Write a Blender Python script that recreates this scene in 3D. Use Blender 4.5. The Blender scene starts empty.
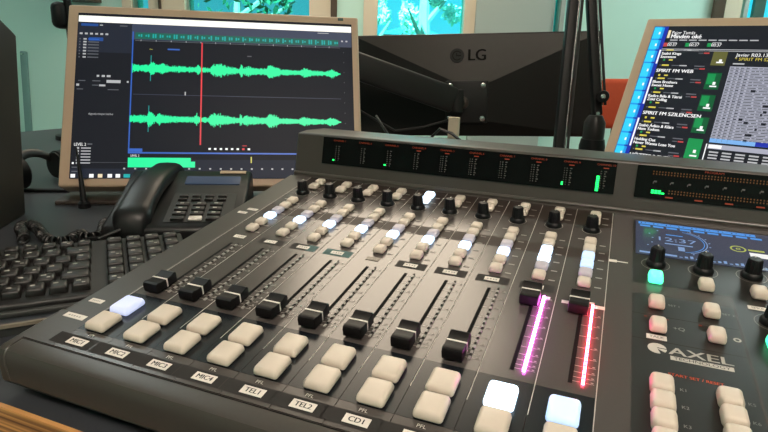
import bpy, bmesh, math, random
from mathutils import Vector, Matrix
random.seed(7)
C = bpy.context.scene.collection
R = math.radians
P = 0.04                      # channel pitch of the mixing console (metres)
TILT = R(8.5)
CAM = Vector((0.38817, -0.30349, 0.22059))
DESK = -0.037                 # top of the raised desk
LOW = -0.050                  # top of the lower desk under the console
FLOOR = -0.755
CEIL = 1.82

# ------------------------------------------------------------------ materials
def pm(name, col, rough=.5, metal=0.0, spec=.5, noise=0.0, scale=40, bump=0.0, em=None, es=0.0, coat=0.0):
    m = bpy.data.materials.new(name); m.use_nodes = True
    nt = m.node_tree; b = nt.nodes['Principled BSDF']
    b.inputs['Base Color'].default_value = (*col, 1)
    b.inputs['Roughness'].default_value = rough
    b.inputs['Metallic'].default_value = metal
    b.inputs['Specular IOR Level'].default_value = spec
    b.inputs['Coat Weight'].default_value = coat
    if em:
        b.inputs['Emission Color'].default_value = (*em, 1)
        b.inputs['Emission Strength'].default_value = es
    if noise or bump:
        tc = nt.nodes.new('ShaderNodeTexCoord'); nz = nt.nodes.new('ShaderNodeTexNoise')
        nz.inputs['Scale'].default_value = scale; nz.inputs['Detail'].default_value = 4
        nt.links.new(tc.outputs['Object'], nz.inputs['Vector'])
        if noise:
            mx = nt.nodes.new('ShaderNodeMix'); mx.data_type = 'RGBA'
            mx.inputs[6].default_value = (*[c*(1-noise) for c in col], 1)
            mx.inputs[7].default_value = (*[min(1, c*(1+noise)) for c in col], 1)
            nt.links.new(nz.outputs['Fac'], mx.inputs[0]); nt.links.new(mx.outputs[2], b.inputs['Base Color'])
        if bump:
            bp = nt.nodes.new('ShaderNodeBump'); bp.inputs['Strength'].default_value = bump
            bp.inputs['Distance'].default_value = .001
            nt.links.new(nz.outputs['Fac'], bp.inputs['Height']); nt.links.new(bp.outputs['Normal'], b.inputs['Normal'])
    return m
def em(name, col, s=1.0, rough=.35, spec=.3, base=(.01, .01, .012)):
    return pm(name, base, rough, 0, spec, em=col, es=s)

M = dict(
    case=pm('console grey paint', (.054, .047, .041), .36, noise=.06, scale=300, bump=.05),
    plate=pm('console faceplate', (.074, .065, .061), .22, spec=.55, noise=.05, scale=400),
    dark=pm('dark printed zone', (.010, .012, .015), .26, spec=.42),
    band=pm('brown printed band', (.030, .020, .016), .5, spec=.22),
    mdark=pm('master dark zone', (.016, .014, .013), .36, spec=.5),
    line=pm('white print', (.55, .52, .47), .5),
    fine=pm('fine print', (.30, .28, .255), .5),
    slot=pm('fader slot', (.006, .006, .006), .8, spec=.1),
    cream=pm('cream key plastic', (.645, .565, .475), .38, spec=.4, noise=.03, scale=200),
    black=pm('black plastic', (.006, .006, .007), .45, spec=.28),
    cap=pm('fader cap plastic', (.007, .006, .0065), .42, spec=.18),
    rubber=pm('black rubber', (.012, .012, .012), .7, spec=.3),
    label=pm('white paper label', (.75, .70, .64), .6),
    ink=pm('black ink', (.01, .01, .012), .6),
    tape=pm('black tape', (.026, .024, .023), .6, spec=.15),
    teal=pm('teal tape', (.06, .13, .13), .6, spec=.2),
    glass=pm('black meter window', (.003, .003, .003), .2, spec=.16), lip=pm('satin console edge', (.075, .066, .056), .3, spec=.9),
    red=em('red print', (.75, .10, .03), .28), redprint=pm('red ink', (.75, .10, .03), .5),
    scale=pm('meter print and arm highlight', (.10, .097, .094), .5),
    ledoff=pm('unlit led', (.33, .315, .295), .5),
    ledgap=pm('led gap', (.03, .028, .026), .5),
    magenta=em('magenta led', (1.0, .13, .85), 42.0), maggap=em('magenta strip', (.75, .03, .65), 4.0), redgap=em('red strip', (.9, .01, .03), 4.0),
    redled=em('red led', (1.0, .055, .10), 42.0),
    green=em('green led', (.01, .9, .12), 3.0),
    greenlit=em('green lit key', (.04, .9, .38), 2.2, base=(.2, .5, .35)),
    amber=em('amber led dots', (.5, .2, .04), .2),
    lit=em('blue white lit key', (.55, .74, 1.0), 1.35, base=(.6, .62, .65)),
    litbig=em('lit key', (.52, .62, .95), .68, base=(.45, .45, .5)),
    lithot=em('bright lit key', (.62, .82, 1.0), 2.6, base=(.6, .6, .6)),
    litpale=em('pale blue lit key', (.42, .68, .98), .85, base=(.45, .45, .5)),
    faint=pm('faintly lit key', (.50, .46, .48), .4, em=(.30, .32, .55), es=.14),
    lcd=em('lcd glass', (.050, .066, .120), .6, rough=.18, spec=.5),
    lcdblue=em('lcd bright blue', (.08, .33, .85), .8),
    lcdlight=em('lcd light print', (.30, .48, .85), .6),
    lcdyel=em('lcd yellow print', (.55, .62, .12), .7),
    lcdglare=em('lcd white reflection', (.9, .9, .88), .9),
    silver=pm('champagne monitor plastic', (.50, .375, .265), .42, spec=.4, noise=.03, scale=60),
    chrome=pm('bright steel', (.7, .7, .68), .25, metal=1),
    desk=pm('grey desk laminate', (.042, .047, .055), .40, spec=.35, noise=.05, scale=120),
    deskedge=pm('dark desk edge', (.022, .024, .023), .55),
    trim=pm('light edge trim', (.20, .17, .13), .45),
    key=pm('keyboard key', (.011, .0095, .009), .42, spec=.5, noise=.1, scale=200),
    kbody=pm('keyboard body', (.010, .010, .010), .5),
    legend=pm('key legend', (.42, .40, .36), .6),
    wallpaint=pm('pale green wall paint', (.52, .78, .71), .75, noise=.04, scale=2.0),
    ceilpaint=pm('white ceiling paint', (.75, .74, .70), .8),
    floor=pm('grey carpet floor', (.10, .10, .10), .9, noise=.2, scale=60),
    frame=pm('beige window frame', (.64, .55, .43), .5, noise=.04, scale=6),
    greywall=pm('grey green blind', (.36, .42, .40), .7),
    brown=pm('brown wood veneer', (.06, .038, .024), .5, noise=.2, scale=8),
    dgreen=pm('dark green board', (.04, .09, .075), .5),
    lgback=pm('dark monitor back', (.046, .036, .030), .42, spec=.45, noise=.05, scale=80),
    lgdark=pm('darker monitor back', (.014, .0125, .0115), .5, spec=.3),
    lgink=pm('embossed logo', (.013, .011, .010), .7, spec=.05),
    arm=pm('black arm paint', (.018, .017, .017), .45, spec=.35),
    orange=pm('orange fabric', (.62, .085, .025), .7, noise=.08, scale=300),
    cable=pm('black cable', (.010, .010, .010), .40),
    copper=pm('brown cable', (.10, .04, .02), .5),
    speaker=pm('speaker cabinet vinyl', (.024, .018, .013), .5, noise=.15, scale=90),
    phone=pm('black phone plastic', (.008, .008, .0085), .40, spec=.4),
    phonelcd=pm('grey phone display', (.03, .04, .065), .12, spec=.6, em=(.05, .08, .15), es=.35),
    post=pm('cream post paint', (.55, .47, .35), .5),
    foliage=pm('dark foliage', (.02, .12, .06), .6, noise=.3, scale=3),  # shaded tree: the shade is put into the leaf colour
    sunleaf=pm('pale sunlit foliage', (.80, .86, .78), .6, noise=.1, scale=2),  # sun glare put into the leaf colour as near white
    bark=pm('bark', (.42, .36, .30), .8, noise=.3, scale=10),
    grass=pm('lawn', (.05, .13, .03), .9, noise=.3, scale=2),
    houseA=pm('house render', (.03, .16, .22), .8), houseB=pm('house plaster', (.02, .10, .24), .8), roofm=pm('roof tile', (.05, .2, .28), .8),
)
def wood_mat():
    m = bpy.data.materials.new('layered plywood edge'); m.use_nodes = True; nt = m.node_tree
    b = nt.nodes['Principled BSDF']; b.inputs['Roughness'].default_value = .5
    tc = nt.nodes.new('ShaderNodeTexCoord'); mp = nt.nodes.new('ShaderNodeMapping')
    mp.inputs['Scale'].default_value = (3, 3, 260)
    nz = nt.nodes.new('ShaderNodeTexNoise'); nz.inputs['Scale'].default_value = 1.0; nz.inputs['Detail'].default_value = 3
    cr = nt.nodes.new('ShaderNodeValToRGB')
    cr.color_ramp.elements[0].color = (.16, .055, .016, 1); cr.color_ramp.elements[0].position = .36
    cr.color_ramp.elements[1].color = (.78, .40, .14, 1); cr.color_ramp.elements[1].position = .64
    nt.links.new(tc.outputs['Object'], mp.inputs['Vector']); nt.links.new(mp.outputs['Vector'], nz.inputs['Vector'])
    nt.links.new(nz.outputs['Fac'], cr.inputs['Fac']); nt.links.new(cr.outputs['Color'], b.inputs['Base Color'])
    return m
M['wood'] = wood_mat()
def glass_mat(name, tint, gl=.06):
    m = bpy.data.materials.new(name); m.use_nodes = True; nt = m.node_tree
    nt.nodes.remove(nt.nodes['Principled BSDF']); out = nt.nodes['Material Output']
    t = nt.nodes.new('ShaderNodeBsdfTransparent'); t.inputs['Color'].default_value = (*tint, 1)
    g = nt.nodes.new('ShaderNodeBsdfGlossy'); g.inputs['Roughness'].default_value = .03
    mx = nt.nodes.new('ShaderNodeMixShader'); mx.inputs[0].default_value = gl
    nt.links.new(t.outputs[0], mx.inputs[1]); nt.links.new(g.outputs[0], mx.inputs[2]); nt.links.new(mx.outputs[0], out.inputs['Surface'])
    return m
M['pane'] = glass_mat('cyan tinted window glass', (.30, .94, .98))
M['pane_dim'] = glass_mat('teal tinted window glass', (.28, .72, .72))

# ------------------------------------------------------------------ mesh builder
_txt = {}
def text_geo(s):
    if s not in _txt:
        cu = bpy.data.curves.new('t', 'FONT'); cu.body = s; cu.size = 1; cu.align_x = 'CENTER'; cu.align_y = 'CENTER'; cu.resolution_u = 3
        ob = bpy.data.objects.new('t', cu); C.objects.link(ob)
        dg = bpy.context.evaluated_depsgraph_get(); dg.update()
        me = bpy.data.meshes.new_from_object(ob.evaluated_get(dg))
        _txt[s] = ([v.co.copy() for v in me.vertices], [tuple(p.vertices) for p in me.polygons])
        bpy.data.objects.remove(ob); bpy.data.curves.remove(cu); bpy.data.meshes.remove(me)
    return _txt[s]
def frame(O, ex, ey):
    ex = Vector(ex).normalized(); ey = Vector(ey); ey = (ey - ex*ey.dot(ex)).normalized(); ez = ex.cross(ey)
    m = Matrix.Identity(4)
    for i in range(3): m[i][0], m[i][1], m[i][2], m[i][3] = ex[i], ey[i], ez[i], O[i]
    return m
I4 = Matrix.Identity(4)
def S(p): return Matrix.Diagonal((p, p, p, 1))
class MB:
    def __init__(s, m=None): s.v = []; s.f = []; s.fm = []; s.mats = []; s.M = m or I4
    def mi(s, mat):
        mat = M[mat] if isinstance(mat, str) else mat
        if mat not in s.mats: s.mats.append(mat)
        return s.mats.index(mat)
    def add(s, vs, fs, mat, m=None):
        k = len(s.v); mm = s.M @ m if m is not None else s.M; i = s.mi(mat)
        s.v += [mm @ Vector(v) for v in vs]
        for f in fs: s.f.append([k+j for j in f]); s.fm.append(i)
    def rect(s, x0, y0, x1, y1, z, mat, m=None): s.add([(x0, y0, z), (x1, y0, z), (x1, y1, z), (x0, y1, z)], [(0, 1, 2, 3)], mat, m)
    def poly(s, pts, z, mat, m=None): s.add([(x, y, z) for x, y in pts], [tuple(range(len(pts)))], mat, m)
    def box(s, x0, y0, z0, x1, y1, z1, mat, m=None):
        s.add([(x, y, z) for z in (z0, z1) for y in (y0, y1) for x in (x0, x1)],
              [(0, 2, 3, 1), (4, 5, 7, 6), (0, 1, 5, 4), (2, 6, 7, 3), (0, 4, 6, 2), (1, 3, 7, 5)], mat, m)
    def bm(s, b, mat, m=None):
        b.verts.index_update()
        s.add([v.co.copy() for v in b.verts], [[v.index for v in f.verts] for f in b.faces], mat, m); b.free()
    def rbox(s, x0, y0, z0, x1, y1, z1, r, mat, m=None, seg=3, taper=1.0, dome=0.0):
        b = bmesh.new(); bmesh.ops.create_cube(b, size=1)
        cx, cy = (x0+x1)/2, (y0+y1)/2
        for v in b.verts:
            t = taper if v.co.z > 0 else 1
            v.co = Vector((cx+v.co.x*(x1-x0)*t, cy+v.co.y*(y1-y0)*t, z0 if v.co.z < 0 else z1))
        bmesh.ops.bevel(b, geom=list(b.edges), offset=r, segments=seg, profile=.5, affect='EDGES')
        s.bm(b, mat, m)
    def extrude(s, pts, a, b, mat, m=None, axis='x'):
        n = len(pts)
        f3 = {'x': lambda t, p: (t, p[0], p[1]), 'z': lambda t, p: (p[0], p[1], t), 'y': lambda t, p: (p[0], t, p[1])}[axis]
        vs = [f3(a, p) for p in pts] + [f3(b, p) for p in pts]
        fs = [tuple(range(n)), tuple(range(2*n-1, n-1, -1))] + [(i, i+n, (i+1) % n+n, (i+1) % n) for i in range(n)]
        s.add(vs, fs, mat, m)
    def lathe(s, prof, mat, m=None, n=24):
        vs = []; fs = []
        for r, z in prof:
            vs += [(r*math.cos(2*math.pi*i/n), r*math.sin(2*math.pi*i/n), z) for i in range(n)]
        for k in range(len(prof)-1):
            for i in range(n): fs.append((k*n+i, k*n+(i+1) % n, (k+1)*n+(i+1) % n, (k+1)*n+i))
        fs.append(tuple(range(n-1, -1, -1))); fs.append(tuple((len(prof)-1)*n+i for i in range(n)))
        s.add(vs, fs, mat, m)
    def tube(s, path, r, mat, m=None, n=8, flat=1.0):
        path = [Vector(p) for p in path]; vs = []; fs = []; up = Vector((0, 0, 1)); prev = None
        for k, p in enumerate(path):
            t = (path[min(k+1, len(path)-1)]-path[max(k-1, 0)]).normalized()
            a = (prev - t*prev.dot(t)) if prev is not None else (up.cross(t) if abs(t.z) < .95 else Vector((1, 0, 0)).cross(t))
            a.normalize(); prev = a; b = t.cross(a); rr = r[k] if isinstance(r, (list, tuple)) else r
            vs += [p+a*rr*math.cos(2*math.pi*i/n)+b*rr*flat*math.sin(2*math.pi*i/n) for i in range(n)]
        for k in range(len(path)-1):
            for i in range(n): fs.append((k*n+i, k*n+(i+1) % n, (k+1)*n+(i+1) % n, (k+1)*n+i))
        fs.append(tuple(range(n-1, -1, -1))); fs.append(tuple((len(path)-1)*n+i for i in range(n)))
        s.add(vs, fs, mat, m)
    def loft(s, rings, mat, m=None):
        n = len(rings[0]); vs = [p for r in rings for p in r]; fs = []
        for k in range(len(rings)-1):
            for i in range(n): fs.append((k*n+i, k*n+(i+1) % n, (k+1)*n+(i+1) % n, (k+1)*n+i))
        fs.append(tuple(range(n-1, -1, -1))); fs.append(tuple((len(rings)-1)*n+i for i in range(n)))
        s.add(vs, fs, mat, m)
    def text(s, t, size, x, y, z, mat, m=None, sx=1.0, rot=0, left=False, bold=False):
        vs, fs = text_geo(t)
        if not vs: return
        off = -min(v.x for v in vs) if left else 0
        c, sn = math.cos(rot), math.sin(rot)
        def put(dx):
            out = []
            for v in vs:
                px, py = (v.x+off)*size*sx+dx, v.y*size
                out.append((x+px*c-py*sn, y+px*sn+py*c, z))
            s.add(out, fs, mat, m)
        put(0)
        if bold: put(size*.05)
    def ring(s, r0, r1, x, y, z, mat, m=None, n=32, a0=0, a1=2*math.pi):
        vs = []; fs = []
        for i in range(n+1):
            a = a0+(a1-a0)*i/n
            vs += [(x+r0*math.cos(a), y+r0*math.sin(a), z), (x+r1*math.cos(a), y+r1*math.sin(a), z)]
        for i in range(n): fs.append((2*i, 2*i+1, 2*i+3, 2*i+2))
        s.add(vs, fs, mat, m)
    def mesh(s, name, smooth=35, fix=True):
        me = bpy.data.meshes.new(name)
        me.from_pydata([tuple(v) for v in s.v], [], s.f)
        for mt in s.mats: me.materials.append(mt)
        for i, p in enumerate(me.polygons): p.material_index = s.fm[i]
        me.validate()
        if fix:
            b = bmesh.new(); b.from_mesh(me); bmesh.ops.recalc_face_normals(b, faces=list(b.faces)); b.to_mesh(me); b.free()
        if smooth:
            for p in me.polygons: p.use_smooth = True
            me.set_sharp_from_angle(angle=R(smooth))
        me.update()
        return me
    def build(s, name, parent=None, label=None, smooth=35, fix=True, loc=None):
        return link(name, s.mesh(name, smooth, fix), parent, label, loc)
def link(name, me, parent=None, label=None, loc=None):
    o = bpy.data.objects.new(name, me); C.objects.link(o)
    if parent is not None: o.parent = parent
    if label: o['label'] = label
    if loc is not None: o.location = loc
    return o
def thing(name, label, cat, loc=(0, 0, 0), rz=0, group=None):
    o = bpy.data.objects.new(name, None); C.objects.link(o); o.empty_display_size = .02
    o.location = loc; o.rotation_euler = (0, 0, rz); return tag(o, label, cat, group)
def tag(o, label, cat, group=None, kind=None):
    o['label'] = label; o['category'] = cat
    if group: o['group'] = group
    if kind: o['kind'] = kind
    return o
def struct(o): o['kind'] = 'structure'; return o

# ================================================================== ROOM SHELL (room frame: r to the right, f away from the camera)
AZ = R(111.625)
FW = Vector((math.cos(AZ), math.sin(AZ), 0)); RT = Vector((FW.y, -FW.x, 0))
ROOM = Matrix(((RT.x, FW.x, 0, CAM.x), (RT.y, FW.y, 0, CAM.y), (0, 0, 1, 0), (0, 0, 0, 1)))
BW = 3.9; RL, RR, RB = -3.1, 3.3, -2.8
# camera-foot offset: room r is measured from the camera
Z0, Z1 = .12, 1.45            # window opening heights
OPEN = [(-1.676, -1.565), (-1.332, -.527), (-.087, .473), (1.052, 1.093), (2.243, 3.05)]
b = MB(ROOM)
xs = [RL-.15] + [v for o in OPEN for v in o] + [RR+.15]
for i in range(0, len(xs), 2): b.box(xs[i], BW, FLOOR, xs[i+1], BW+.16, CEIL, 'wallpaint')
for a, c in OPEN:
    b.box(a, BW, FLOOR, c, BW+.16, Z0, 'wallpaint'); b.box(a, BW, Z1, c, BW+.16, CEIL, 'wallpaint')
struct(b.build('wall_back', smooth=0))
b = MB(ROOM); b.box(RL-.15, RB, FLOOR, RL, BW, CEIL, 'wallpaint'); struct(b.build('wall_left', smooth=0))
b = MB(ROOM); b.box(RR, RB, FLOOR, RR+.15, BW, CEIL, 'wallpaint'); struct(b.build('wall_right', smooth=0))
b = MB(ROOM); b.box(RL-.15, RB-.15, FLOOR, RR+.15, RB, CEIL, 'wallpaint'); struct(b.build('wall_front', smooth=0))
b = MB(ROOM); b.box(RL-.15, RB-.15, FLOOR-.1, RR+.15, BW+.16, FLOOR, 'floor'); struct(b.build('floor', smooth=0))
b = MB(ROOM); b.box(RL-.15, RB-.15, CEIL, RR+.15, BW+.16, CEIL+.1, 'ceilpaint'); struct(b.build('ceiling', smooth=0))
b = MB(ROOM); b.box(RL, BW-.015, FLOOR, RR, BW, FLOOR+.08, 'frame'); struct(b.build('baseboard_back', smooth=0))

def window(n, a, c, wl, wr, mat='frame', pane='pane', d=.03):
    b = MB(ROOM)
    b.box(a-wl, BW-d, Z0-.06, a, BW+.10, Z1+.08, mat); b.box(c, BW-d, Z0-.06, c+wr, BW+.10, Z1+.08, mat)
    b.box(a, BW-d, Z1, c, BW+.10, Z1+.08, mat); b.box(a, BW-d-.04, Z0-.06, c, BW+.10, Z0, mat)
    w = struct(b.build('window_%d' % n, smooth=0))
    p = MB(ROOM); p.box(a, BW+.07, Z0, c, BW+.076, Z1, pane); p.build('pane', w, smooth=0)
    return w
w = window(1, -1.676, -1.565, .06, .074, 'frame', 'pane_dim')
w = window(2, -1.332, -.527, .147, .139, 'frame', 'pane_dim')
w = window(3, -.087, .473, .09, .071)
w = window(4, 1.052, 1.093, .024, .024, 'greywall')
w = window(5, 2.243, 3.05, .12, .05)
f = MB(ROOM); f.box(2.295, BW+.03, Z0, 2.322, BW+.06, Z1, 'greywall'); f.box(2.36, BW+.03, Z0, 2.43, BW+.06, Z1, 'dgreen'); f.build('mullion', w, smooth=0)
b = MB(ROOM); b.box(.546, BW-.05, FLOOR, 1.026, BW, CEIL, 'greywall'); o = b.build('trim_1', smooth=0); struct(o)       # grey pier between the windows
b = MB(ROOM); b.box(2.055, BW-.06, FLOOR, 2.122, BW-.031, CEIL, 'brown'); o = b.build('trim_2', smooth=0); struct(o)
b = MB(ROOM); b.box(-.387, BW-.045, FLOOR, -.347, BW-.031, CEIL, 'brown'); o = b.build('trim_3', smooth=0); struct(o)
b = MB(ROOM); b.box(-1.4965, BW-.045, Z0-.06, -1.4805, BW-.0305, CEIL, 'brown'); o = b.build('trim_4', smooth=0); struct(o)

cb = thing('wall_cabinet', 'dark brown wall cabinet just above the top left corner of the waveform monitor', 'cabinet')
b = MB(ROOM); b.box(-2.08, BW-.25, .525, -1.88, BW, 1.1, 'brown'); b.build('carcass', cb, smooth=0)
b = MB(ROOM); b.box(-2.075, BW-.268, .53, -1.885, BW-.25, 1.095, 'brown'); d_ = b.build('door', cb, smooth=0)
b = MB(ROOM); b.box(-1.91, BW-.285, .66, -1.90, BW-.268, .78, 'chrome'); b.build('handle', d_, smooth=0)

# exterior
b = MB(ROOM); b.box(-30, BW+.5, FLOOR-1.2, 30, 60, FLOOR-1.0, 'grass'); struct(b.build('ground', smooth=0))
def tree(name, r, f, h, rad, leaf, label, nl, size, seed, grp=None):
    rnd = random.Random(seed)
    t = thing(name, label, 'tree', ROOM @ Vector((r, f, FLOOR-1.0)))
    b = MB(); b.tube([(0, 0, 0), (.05, 0, h*.35), (-.03, .02, h*.7), (0, 0, h)], [.16, .13, .09, .03], 'bark')
    for k in range(7):
        a = rnd.random()*6.28; z = h*(.3+.09*k)
        b.tube([(0, 0, z), (math.cos(a)*rad*.4, math.sin(a)*rad*.4, z+.3), (math.cos(a)*rad*.75, math.sin(a)*rad*.75, z+.55)], [.05, .035, .012], 'bark', n=6)
    b.build('trunk', t)
    b = MB()
    cl = [(rnd.uniform(-.7, .7)*rad, rnd.uniform(-.5, .5)*rad, h*rnd.uniform(.3, 1.1), rad*rnd.uniform(.22, .42)) for _ in range(16)]
    for k in range(nl):
        cx, cy, cz, cr = cl[k % 16]
        d = Vector((rnd.gauss(0, 1), rnd.gauss(0, 1), rnd.gauss(0, 1))).normalized()*cr*rnd.random()**.4
        p = Vector((cx, cy, cz))+d
        a = Vector((rnd.gauss(0, 1), rnd.gauss(0, 1), rnd.gauss(0, 1))).normalized(); c = a.orthogonal().normalized()
        s_ = size*rnd.uniform(.6, 1.3)
        b.add([p-a*s_, p+c*s_*.45, p+a*s_, p-c*s_*.45], [(0, 1, 2, 3)], leaf)
    b.build('crown', t, smooth=0, fix=False)
    return t
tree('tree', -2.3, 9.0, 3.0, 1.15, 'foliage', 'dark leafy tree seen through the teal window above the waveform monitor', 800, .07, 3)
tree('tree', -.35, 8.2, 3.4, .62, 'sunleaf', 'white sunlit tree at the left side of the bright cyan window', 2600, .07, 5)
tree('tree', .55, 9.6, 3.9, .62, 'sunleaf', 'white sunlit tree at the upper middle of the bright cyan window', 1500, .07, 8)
def house(r, f, w, d, h, mat, label):
    t = thing('house', label, 'house', ROOM @ Vector((r, f, FLOOR-1.0)), AZ-math.pi/2)
    b = MB(); b.box(-w/2, 0, 0, w/2, d, h, mat); wl = b.build('wall', t, smooth=0)
    b = MB(); b.extrude([(-w/2-.2, h), (w/2+.2, h), (0, h+.35)], -.2, d+.2, 'roofm', axis='y'); b.build('roof', t, smooth=0)
    for k in (-1, 1):
        b = MB(); b.box(k*w*.25-.3, -.03, h*.55, k*w*.25+.3, 0, h*.8, 'glass'); b.build('window', t, smooth=0)
house(.75, 22, 2.0, 4, 2.95, 'houseA', 'pale blue house seen low in the bright cyan window')
house(2.75, 23, .9, 3, 2.75, 'houseB', 'dark blue narrow house at the right edge of the bright cyan window')

# ceiling lights, plus added cool fills
def ceiling_light(r, f, w, d, col, s, label):
    t = thing('ceiling_light', label, 'ceiling light', ROOM @ Vector((r, f, CEIL)), AZ-math.pi/2, None)
    b = MB(); h = .06
    for x0, y0, x1, y1 in ((-w/2-.03, -d/2-.03, w/2+.03, -d/2), (-w/2-.03, d/2, w/2+.03, d/2+.03), (-w/2-.03, -d/2, -w/2, d/2), (w/2, -d/2, w/2+.03, d/2)):
        b.box(x0, y0, -h, x1, y1, 0, 'ceilpaint')
    b.build('frame', t, smooth=0)
    b = MB(); b.box(-w/2, -d/2, -h+.008, w/2, d/2, -h+.02, em('diffuser '+label[:4], col, s)); b.build('diffuser', t, smooth=0)
LB, LF = 6.6, 19.5
ceiling_light(-.10, 2.86, 1.15, 1.74, (1, .84, .65), LB, 'warm square ceiling light near the back wall, beyond the monitors')
ceiling_light(.30, -1.0, 1.3, .75, (1, .84, .71), LF, 'long ceiling light above the person at the console')

ceiling_light(-1.75, 1.9, .9, .6, (.90, 1, .97), 8.0, 'cool ceiling light at the left side of the room')  # fill panel added to brighten the left wall in place of daylight
ceiling_light(2.5, 3.0, .9, .6, (.86, 1, .96), 17.0, 'cool ceiling light at the right side of the room')  # another added fill, lifts the right part of the back wall
# ================================================================== DESKS
d1 = thing('desk', 'raised grey desk with light edge trim that carries keyboard, phone and monitors', 'desk', (0, 0, DESK))
dirx, diry = math.cos(R(50)), math.sin(R(50))
F0 = (-.0440, .133)
FL = (F0[0]-dirx*1.25, F0[1]-diry*1.25)
poly = [F0, FL, (-1.55, -.62), (-1.35, 1.22), (1.75, 1.22), (1.75, .06), (.608, .06), (.608, .53), (-.0440, .53)]
b = MB(); b.extrude(poly, -.0128, 0, 'desk', axis='z'); b.build('top', d1, smooth=0)
nx, ny = diry, -dirx
b = MB(frame((F0[0], F0[1], 0), (-dirx, -diry, 0), (nx, ny, 0)))
b.box(0, 0, -.0125, 1.25, .0012, -.003, 'deskedge'); b.box(0, 0, -.003, 1.25, .004, .0003, 'trim'); b.build('edge_trim', d1, smooth=0, label='light edge trim')
for (x, y) in ((-.85, -.6), (-1.3, 1.1), (1.6, 1.1), (1.6, .2), (.2, 1.1)):
    b = MB(); b.box(x-.03, y-.03, FLOOR-DESK, x+.03, y+.03, -.0128, 'deskedge'); b.build('leg', d1, smooth=0)
d2 = thing('desk', 'lower grey desk with layered plywood front edge under the mixing console', 'desk', (0, 0, LOW))
b = MB(); b.box(-.50, -.0495, -.03, 1.2, .62, 0, 'desk'); b.build('top', d2, smooth=0)
b = MB(); b.box(-.50, -.0535, -.045, 1.2, -.0495, .0003, 'wood'); b.build('front_edge', d2, smooth=0, label='orange layered plywood edge')
for x in (-.3, .95):
    for y in (.03, .55):
        b = MB(); b.box(x-.03, y-.03, FLOOR-LOW, x+.03, y+.03, -.03, 'deskedge'); b.build('leg', d2, smooth=0)

# ================================================================== MIXING CONSOLE
con = thing('mixing_console', 'large dark grey broadcast mixing console with white buttons, faders and meter bridge', 'mixing console', (0, 0, 0))
con.rotation_euler = (TILT, 0, 0)
W2L = Matrix.Rotation(-TILT, 4, 'X')           # world to console
X0, X1 = -.85*P, 15.0*P
def pw(v): return (v*P*math.cos(TILT), v*P*math.sin(TILT)-.0012)
prof = [pw(-.60), pw(-.92), (-.0398, -.0085), (-.0418, -.0125), (-.0420, -.020), (-.0405, -.0375), (-.038, -.0392),
        (.03, -.0392), (.034, -.0175), (.49, .0505), (.49, .1165), (.434, .1190), (.4125, .1176), (.4015, .0605), pw(10.0)]
b = MB(W2L); b.extrude(prof, X0, X1, 'case')
o = b.build('case', con, smooth=30)
bv = o.modifiers.new('b', 'BEVEL'); bv.width = .0025; bv.segments = 2; bv.limit_method = 'ANGLE'; bv.angle_limit = R(40)
b = MB(W2L); b.extrude([(.03, -.0392), (.47, -.0392), (.47, .047), (.034, -.018)], .016, X1-.002, 'case'); b.build('underbody', con, smooth=0)
XL = -.0425
nose = [(.02, .02*math.tan(TILT)-.0014), pw(-.60), pw(-.92), (-.0398, -.0085), (-.0418, -.0125), (-.0420, -.020), (-.0405, -.0375), (-.038, -.0392), (.012, -.0392)]
b = MB(W2L); b.extrude(nose, XL, X0+.002, 'case'); o = b.build('end_cap', con, smooth=30)
bv = o.modifiers.new('b', 'BEVEL'); bv.width = .0022; bv.segments = 2; bv.limit_method = 'ANGLE'; bv.angle_limit = R(40)
b = MB(W2L)
def chk(y, x): return [(X0+.001, y, y*math.tan(TILT)-.022), (x, y, y*math.tan(TILT)-.022), (x, y, y*math.tan(TILT)-.0052), (x+.003, y, y*math.tan(TILT)-.0022), (X0+.001, y, y*math.tan(TILT)-.0016)]
b.loft([chk(.0195, XL), chk(.07, XL+.005), chk(.38, XL+.006)], 'case'); b.build('side_trim', con, smooth=0)
b = MB(W2L); b.tube([(X0+.001, .4013, .0612), (X1-.001, .4013, .0612)], .0026, 'lip', n=16); b.build('bridge_lip', con)
for x in (.03, .53):
    for y in (.0, .45):
        b = MB(W2L); b.lathe([(.012, LOW), (.013, -.039)], 'rubber', Matrix.Translation((x, y, 0)), n=16); b.build('foot', con)
# front lip strip seam
b = MB(S(P)); b.box(-.86, -.645, -.03, 15, -.63, -.026, 'slot'); b.build('seam', con, smooth=0)

def btn_mesh(name, w, l, h, r, mat, taper=.86):
    b = MB(S(P)); b.rbox(-w/2, -l/2, 0, w/2, l/2, h, r, mat, seg=3, taper=taper); return b.mesh(name, smooth=60)
SM = {k: btn_mesh('push button '+k, .32, .35, .15, .055, k) for k in ('cream', 'faint', 'lit', 'lithot', 'litpale')}
BG = {k: btn_mesh('large button '+k, .53, .60, .175, .07, k, .90) for k in ('cream', 'litbig', 'lithot', 'litpale')}
def knob_mesh(name, sc=1.0):
    b = MB(S(P*sc))
    b.lathe([(.215, 0), (.215, .06), (.195, .10), (.165, .13), (.155, .20), (.132, .42), (.115, .44), (0.001, .445)], 'black', n=28)
    for k in range(14):
        a = 2*math.pi*k/14
        b.tube([(math.cos(a)*.157, math.sin(a)*.157, .14), (math.cos(a)*.134, math.sin(a)*.134, .41)], .012, 'black', n=5)
    b.box(-.012, .06, .443, .012, .13, .449, 'line'); b.box(-.012, .131, .30, .012, .149, .43, 'line')
    return b.mesh(name)
KNOB = knob_mesh('knob')
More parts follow.
